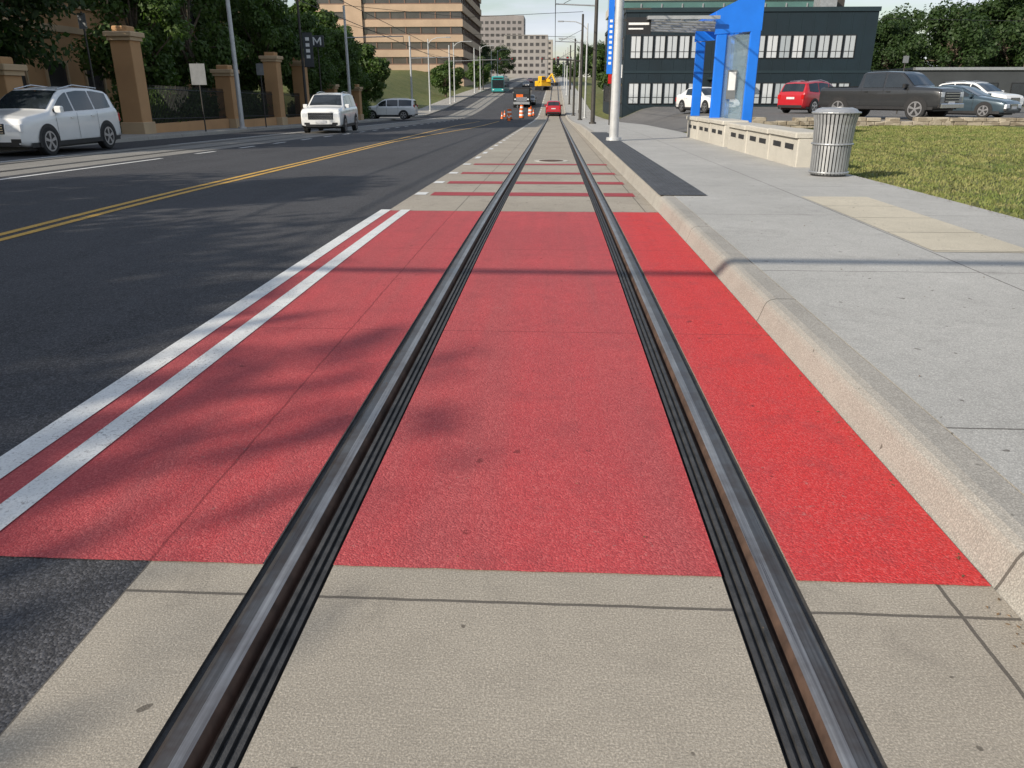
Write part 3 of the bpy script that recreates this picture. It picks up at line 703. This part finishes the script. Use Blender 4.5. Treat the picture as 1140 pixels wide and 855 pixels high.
# ------------------------------------------------------------------ vehicles
def car(name,kind,paint,X0,Y0,heading,Z0=None):
    """local +x = front"""
    K={'suv':dict(L=4.9,W=1.96,zb=.24,wr=.38,wx=(1.46,-1.46),
         top=[(2.45,.55),(2.43,.80),(2.34,.97),(2.1,1.04),(1.3,1.14),(1.15,1.17),(.45,1.58),(.15,1.70),(-.5,1.76),(-1.3,1.75),(-2.0,1.68),(-2.12,1.62),(-2.36,1.15),(-2.43,.98),(-2.45,.55)],
         belt=[(2.45,.54),(2.43,.78),(2.34,.93),(2.1,.98),(1.3,1.06),(1.1,1.08),(-1.2,1.13),(-2.2,1.18),(-2.36,1.12),(-2.43,.95),(-2.45,.54)],
         win=[(1.0,.05),(-.02,-1.0),(-1.07,-1.95)],ws=(1.12,.25),rw=(-2.13,-2.35)),
       'big':dict(L=5.2,W=2.05,zb=.30,wr=.41,wx=(1.62,-1.5),
         top=[(2.6,.6),(2.59,.95),(2.52,1.14),(2.3,1.2),(1.4,1.26),(1.25,1.29),(.65,1.72),(.4,1.84),(-.3,1.90),(-1.8,1.89),(-2.35,1.85),(-2.45,1.78),(-2.56,1.2),(-2.6,1.0),(-2.6,.6)],
         belt=[(2.6,.59),(2.59,.93),(2.52,1.08),(2.3,1.13),(1.2,1.18),(-2.3,1.22),(-2.56,1.18),(-2.6,.98),(-2.6,.59)],
         win=[(1.1,.2),(.12,-.95),(-1.03,-2.3)],ws=(1.22,.45),rw=(-2.46,-2.55)),
       'sedan':dict(L=4.7,W=1.83,zb=.18,wr=.33,wx=(1.4,-1.36),
         top=[(2.35,.45),(2.33,.62),(2.22,.74),(1.9,.82),(1.15,.93),(1.0,.96),(.2,1.33),(-.1,1.42),(-.6,1.45),(-1.0,1.42),(-1.75,1.10),(-1.85,1.06),(-2.2,1.04),(-2.31,.95),(-2.35,.5)],
         belt=[(2.35,.44),(2.33,.60),(2.22,.70),(1.9,.77),(1.0,.90),(-1.7,.99),(-2.2,.98),(-2.31,.9),(-2.35,.49)],
         win=[(.85,-.05),(-.12,-1.05)],ws=(.97,.1),rw=(-1.05,-1.72)),
       'pickup':dict(L=5.8,W=2.06,zb=.42,wr=.45,wx=(1.9,-1.8),
         top=[(2.9,.65),(2.89,1.12),(2.84,1.26),(2.6,1.31),(1.75,1.36),(1.62,1.39),(1.12,1.84),(.9,1.96),(.2,2.0),(-.72,1.98),(-.82,1.93),(-.94,1.40),(-1.0,1.345),(-2.82,1.345),(-2.88,1.33),(-2.9,.65)],
         belt=[(2.9,.63),(2.89,1.08),(2.84,1.2),(2.6,1.25),(1.6,1.29),(-.9,1.30),(-2.82,1.30),(-2.88,1.28),(-2.9,.63)],
         win=[(1.42,.36),(.26,-.70)],ws=(1.6,.95),rw=(-.83,-.93))}[kind]
    L,W,zb=K['L'],K['W'],K['zb']; hw=W/2
    tx=[p[0] for p in K['top']][::-1]; tz=[p[1] for p in K['top']][::-1]; bx_=[p[0] for p in K['belt']][::-1]; bz_=[p[1] for p in K['belt']][::-1]
    for arr in(tx,bx_):
        for i in range(1,len(arr)):
            if arr[i]<=arr[i-1]: arr[i]=arr[i-1]+1e-3
    top=lambda x:float(np.interp(x,tx,tz)); belt=lambda x:min(float(np.interp(x,bx_,bz_)),top(x)-.012)
    sq=.5 if kind in('pickup','big') else 1
    def w(x): u=abs(x)/(L/2); return hw*(1-.05*sq*u**3-.10*sq*u**16)
    inc=.20 if kind=='pickup' else .30
    def wt(x): return w(x)*.95-inc*max(0,top(x)-belt(x)-.05)-.02
    S=sorted(set([round(v,3) for v in list(np.linspace(-L/2,L/2,56))+tx+[-L/2+.03,L/2-.03,-L/2+.1,L/2-.1]]))
    mb=MB(); ring=[]
    for x in S:
        u=abs(x)/(L/2); zbb=zb+.10*u**10; W_=w(x); T=top(x); b=belt(x); W2=wt(x); d=min(.06,(T-b)*.5)
        h=b-zbb
        half=[(0,zbb),(W_*.86,zbb),(W_*.955,zbb+h*.06),(W_*.985,zbb+h*.2),(W_*.992,zbb+h*.42),(W_,zbb+h*.66),(W_*.992,zbb+h*.86),(W_*.965,b-.01),(W_*.94,b),(W2,T-d),(W2-.05,T-d*.35),(W2-.14,T),(W2*.5,T+.018),(0,T+.024)]
        full=half+[(-p[0],p[1]) for p in half[-2:0:-1]]
        ring.append([(x,p[0],p[1]) for p in full])
    n=len(ring[0]); vs=[p for r in ring for p in r]
    fs=[(i*n+j,i*n+(j+1)%n,(i+1)*n+(j+1)%n,(i+1)*n+j) for i in range(len(S)-1) for j in range(n)]
    mb.add(vs,fs,paint,True); mb.add(vs,[tuple(range(n))[::-1],tuple(range((len(S)-1)*n,len(S)*n))],paint)
    for sg in(-1,1):
        xa=np.linspace(-L/2+.25,L/2-.25,24); v2=[]
        for x in xa:
            v2+=[(x,sg*(w(x)*.992+.006),zb+.01),(x,sg*(w(x)*.992+.008),zb+.13)]
        mb.add(v2,[(2*i,2*i+1,2*i+3,2*i+2) for i in range(23)],M['black'])
        for (xf,xr) in K['win']:
            xx=np.linspace(xf,xr,14); v2=[]
            for x in xx:
                b=belt(x)+.035; T=top(x)-.085; T=max(T,b+.004)
                ya=w(x)*.94; yb=wt(x); B0=belt(x); T0=top(x)-.06
                yy=lambda z:(ya+(yb-ya)*(z-B0)/max(.05,(T0-B0)))+.008
                v2+=[(x,sg*yy(b),b),(x,sg*yy(T),T)]
            mb.add(v2,[(2*i,2*i+1,2*i+3,2*i+2) for i in range(13)],M['glass'],True)
        for xs_ in [K['win'][0][0]+.02,K['win'][0][1]-.03,K['win'][1][1]-.03]:
            zz=np.linspace(zb+.16,belt(xs_)-.02,5); v2=[]
            for z in zz:
                v2+=[(xs_-.006,sg*(w(xs_)+.003),z),(xs_+.006,sg*(w(xs_)+.003),z)]
            mb.add(v2,[(2*i,2*i+1,2*i+3,2*i+2) for i in range(4)],M['black'])
        for xs_ in [K['win'][0][1]+.12,K['win'][1][1]+.12]:
            mb.box(xs_,min(sg*w(xs_)*.97,sg*(w(xs_)+.03)),belt(xs_)-.15,xs_+.18,max(sg*w(xs_)*.97,sg*(w(xs_)+.03)),belt(xs_)-.12,paint)
        xm=K['win'][0][0]-.12; ym=w(xm)*.93; mb.box(xm-.05,min(sg*ym,sg*(ym+.22)),belt(xm)+.02,xm+.09,max(sg*ym,sg*(ym+.22)),belt(xm)+.19,paint if kind!='pickup' else M['black'],.03)
        for wx in K['wx']:
            r=K['wr']; yo=w(wx)
            a=[(wx+(r+.075)*math.cos(t),sg*(yo+.004),max(zb,r+(r+.075)*math.sin(t))) for t in np.linspace(-.35,math.pi+.35,22)]
            mb.add(a,[tuple(range(22))],M['black'])
            q=lambda d:(wx,sg*(yo+d),r)
            mb.cyl(q(-.20),q(-.012),r,r,M['tyre'],26); mb.cyl(q(-.012),q(.012),r,r*.93,M['tyre'],26)
            mb.cyl(q(.012),q(.014),r*.74,r*.74,M['black'],26)
            R_=M['rim']
            N_=24
            for k in range(N_):
                t0=2*math.pi*k/N_;t1=2*math.pi*(k+1)/N_
                mb.add([(wx+rr*math.cos(t),sg*(yo+.02),r+rr*math.sin(t)) for t,rr in((t0,r*.70),(t1,r*.70),(t1,r*.60),(t0,r*.60))],[(0,1,2,3)],R_)
            for k in range(5):
                for dd in(-.11,.11):
                    t=2*math.pi*k/5+.3+dd; c,s_=math.cos(t),math.sin(t); px,pz=-s_*.022,c*.022
                    mb.add([(wx+c*.03+px,sg*(yo+.024),r+s_*.03+pz),(wx+c*r*.66+px,sg*(yo+.022),r+s_*r*.66+pz),(wx+c*r*.66-px,sg*(yo+.022),r+s_*r*.66-pz),(wx+c*.03-px,sg*(yo+.024),r+s_*.03-pz)],[(0,1,2,3)],R_)
            mb.cyl(q(.012),q(.03),.06,.05,R_,10)
    for (xa,xb),k in((K['ws'],1),(K['rw'],-1)):
        xx=np.linspace(xa,xb,10); v2=[]
        for x in xx:
            W2=wt(x)-.11; nxo=.006*k
            for t in(-1,-.5,0,.5,1): v2.append((x+nxo,W2*t,top(x)+.010+.022*(1-abs(t))))
        mb.add(v2,[(i*5+j,i*5+j+1,(i+1)*5+j+1,(i+1)*5+j) for i in range(9) for j in range(4)],M['glass'],True)
    F=L/2
    gh={'suv':(.60,.86,.42),'big':(.68,1.0,.62),'sedan':(.48,.62,.40),'pickup':(.72,1.14,.60)}[kind]
    mb.box(F-.12,-gh[2],gh[0],F+.012,gh[2],gh[1],M['black'],.02)
    for k in range(4): zz=gh[0]+(gh[1]-gh[0])*(k+.5)/4; mb.box(F-.02,-gh[2]+.03,zz-.012,F+.02,gh[2]-.03,zz+.012,M['chrome'])
    for sg in(-1,1):
        ya=gh[2]+.04;yb=hw*.90; a,b=sorted((sg*ya,sg*yb)); mb.box(F-.22,a,gh[1]-.2,F+.0,b,gh[1]-.01,M['lamp_white'],.02)
        a,b=sorted((sg*.55,sg*.82)); mb.box(F-.12,a,zb+.14,F+.006,b,zb+.24,M['black'])
        a,b=sorted((sg*(hw-.30),sg*(hw*.905))); zt=top(-F+.1)-.02
        mb.box(-F-.008,a,zt-.36,-F+.12,b,zt-.12,M['lamp_red'],.02)
    mb.box(F-.12,-.75,zb+.06,F+.008,.75,zb+.16,M['black']); mb.box(-F-.012,-.8,zb+.08,-F+.12,.8,zb+.22,M['black'])
    mb.box(F+.013,-.26,zb+.22,F+.022,.26,zb+.34,M['plate']); mb.box(-F-.02,-.26,.78,-F-.001,.26,.90,M['plate'])
    mb.box(-L/2+.3,-hw*.8,zb-.05,L/2-.3,hw*.8,zb+.02,M['black'])
    if kind=='pickup':
        mb.box(-2.80,-.84,1.372,-1.05,.84,1.385,M['black']); mb.box(F-.1,-.95,.5,F+.09,.95,.68,M['chrome'],.03)
    if kind in('suv','big'):
        for sg in(-1,1): mb.tube([(.2,sg*.62,top(.2)+.035),(-.6,sg*.62,top(-.6)+.07),(-1.8,sg*.62,top(-1.8)+.05)],.016,M['chrome'],6)
    mb.obj(name,(X0,Y0,zr(Y0) if Z0 is None else Z0),heading)
S90=math.radians
car('parked_suv','suv',P_white,-14.6,22.7,S90(-90),zr(22.7)+.004)
car('large_suv','big',P_white,-11.6,42.0,S90(-86),zr(42)+.004)
car('crossing_suv','big',P_white,-16.2,80,S90(180),zg(-14,80)+.1)
car('red_hatchback','suv',P_red,-.1,103,S90(90))
car('red_suv','suv',P_red,15.6,50,S90(40),zlot(14,50)-.03)
car('pickup_truck','pickup',P_grey,15.2,38.2,S90(-52),zlot(15,38)-.03)
car('parked_sedan','sedan',P_blue,19.9,41.0,S90(-50),zlot(20,41)-.03)
car('parked_suv','suv',P_white,26,52,S90(-60),zlot(26,52)-.03)
car('parked_sedan','sedan',P_white,9.2,50,S90(-70),zlot(9.2,50)-.02)
car('parked_sedan','sedan',P_dark,-21.5,43,S90(-90),zg(-21,43))
car('parked_sedan','sedan',P_dark,-3.9,130,S90(-90)) 
mb=MB(); mb.box(-1.3,0,.35,1.3,20,3.3,M['teal'],.18); mb.box(-1.22,-.03,.95,1.22,.06,2.6,M['glass'],.02); mb.box(-1.0,-.05,2.75,1.0,.05,3.05,M['black']); mb.box(-1.1,.1,.05,1.1,19.9,.35,M['black']); mb.box(-1.0,2,3.3,1.0,18,3.65,M['steel'],.05)
for sg in(-1,1): mb.box(sg*.95-.14,-.06,.6,sg*.95+.14,-.01,.78,M['lamp_white'])
for k in range(8):
    for sg in(-1,1): a,b=sorted((sg*1.29,sg*1.31)); mb.box(a,1+k*2.35,1.2,b,3+k*2.35,2.5,M['glass'])
mb.cyl((0,9,3.65),(0,10.2,4.6),.03,.03,M['black']); mb.cyl((0,10.2,4.6),(0,9.2,5.6),.03,.03,M['black']); mb.box(-.8,9.1,5.6,.8,9.3,5.65,M['black'])
mb.obj('tram',(-11.9,172,zr(172)))
mb=MB(); mb.box(-1.25,0,1.0,1.25,2.3,2.9,M['black'],.1); mb.box(-1.1,-.03,1.9,1.1,.02,2.65,M['glass']); mb.box(-1.25,2.6,1.0,1.25,8,2.9,P_dark,.05); mb.box(-.8,-.05,.9,.8,0,1.5,M['chrome']); mb.box(-1.2,-.12,.5,1.2,.3,.85,M['steel'])
mb.box(-1.0,.3,.5,1.0,7.8,1.0,M['black'])
for yy in(.9,5.6,6.9):
    for sg in(-1,1): mb.cyl((sg*.9,yy,.5),(sg*1.24,yy,.5),.5,.5,M['tyre'],18)
for sg in(-1,1): mb.box(sg*.95-.12,-.06,1.1,sg*.95+.12,-.0,1.3,M['lamp_white'])
mb.obj('dump_truck',(-4.9,122,zr(122)))
for (x,y) in((-2.6,190),):
    mb=MB(); 
    for sg in(-1,1): mb.box(sg*1.1-.25,-1.8,0,sg*1.1+.25,1.8,.8,M['black'],.2)
    mb.box(-1.3,-1.2,.9,1.3,2.0,2.0,M['yellow'],.1); mb.box(-1.3,-1.3,1.9,-.2,.4,3.0,M['yellow'],.08); mb.box(-1.2,-1.33,2.1,-.3,-1.28,2.85,M['glass'])
    mb.box(.0,-3.0,1.8,.4,-.5,2.3,M['yellow']); mb.cyl((.2,-1,2),(.2,-3.6,3.4),.25,.2,M['yellow'],8); mb.cyl((.2,-3.6,3.4),(.2,-5.2,1.6),.2,.14,M['yellow'],8); mb.box(-.3,-5.8,.9,.7,-4.9,1.6,M['black'],.1)
    mb.obj('excavator',(x,y,zr(y)),.5)
for X,Y,h,p in((-6.5,150,-90,P_white),(-7.5,215,-90,P_dark),(-1.2,240,90,P_white),(-8,265,-90,P_red),(-4,300,90,P_dark)): car('distant_car','sedan',p,X,Y,S90(h))

# ------------------------------------------------------------------ light, sky
el=math.radians(28); sh=Vector((.74,.67,0)).normalized()   # direction shadows fall
ld=Vector((sh.x*math.cos(el),sh.y*math.cos(el),-math.sin(el)))
sun=bpy.data.lights.new('sun','SUN'); sun.energy=5.0; sun.angle=math.radians(.45); sun.color=(1,.91,.77)
so=bpy.data.objects.new('sun',sun); scene.collection.objects.link(so); so.rotation_euler=ld.to_track_quat('-Z','Y').to_euler(); so.location=(-20,-20,30)
w=bpy.data.worlds.new('World'); scene.world=w; w.use_nodes=True; nt=w.node_tree
bg=nt.nodes['Background']; sky=nt.nodes.new('ShaderNodeTexSky'); sky.sky_type='NISHITA'; sky.sun_disc=False
sky.sun_elevation=el; sky.sun_rotation=math.atan2(-sh.x,-sh.y); sky.air_density=1.2; sky.dust_density=1.0
tc=nt.nodes.new('ShaderNodeTexCoord'); mp=nt.nodes.new('ShaderNodeMapping'); mp.inputs['Scale'].default_value=(1.6,1.6,8); nt.links.new(tc.outputs['Generated'],mp.inputs[0])
nz=nt.nodes.new('ShaderNodeTexNoise'); nz.inputs['Scale'].default_value=2.2; nz.inputs['Detail'].default_value=8; nz.inputs['Roughness'].default_value=.58; nt.links.new(mp.outputs[0],nz.inputs['Vector'])
mr=nt.nodes.new('ShaderNodeMapRange'); mr.inputs[1].default_value=.44; mr.inputs[2].default_value=.62; mr.inputs[4].default_value=.85; nt.links.new(nz.outputs['Fac'],mr.inputs[0])
nz2=nt.nodes.new('ShaderNodeTexNoise'); nz2.inputs['Scale'].default_value=5; nz2.inputs['Detail'].default_value=6; nt.links.new(mp.outputs[0],nz2.inputs['Vector'])
cm=nt.nodes.new('ShaderNodeMix'); cm.data_type='RGBA'; cm.inputs[6].default_value=(4.9,5.5,6.6,1); cm.inputs[7].default_value=(8.2,8.5,9.1,1); nt.links.new(nz2.outputs['Fac'],cm.inputs[0])
mx=nt.nodes.new('ShaderNodeMix'); mx.data_type='RGBA'; nt.links.new(mr.outputs[0],mx.inputs[0]); nt.links.new(sky.outputs[0],mx.inputs[6]); nt.links.new(cm.outputs[2],mx.inputs[7])
nt.links.new(mx.outputs[2],bg.inputs['Color']); bg.inputs['Strength'].default_value=.12

# ------------------------------------------------------------------ camera
cd=bpy.data.cameras.new('camera'); cam=bpy.data.objects.new('camera',cd); scene.collection.objects.link(cam)
cd.sensor_width=36; cd.lens=27.03; cd.clip_end=5000; cd.clip_start=.05
cam.location=(.065,0,1.38); cam.rotation_euler=(math.radians(90-20.65),0,math.radians(3.0))
scene.camera=cam
scene.view_settings.view_transform='Standard'; scene.view_settings.look='None'; scene.view_settings.exposure=0
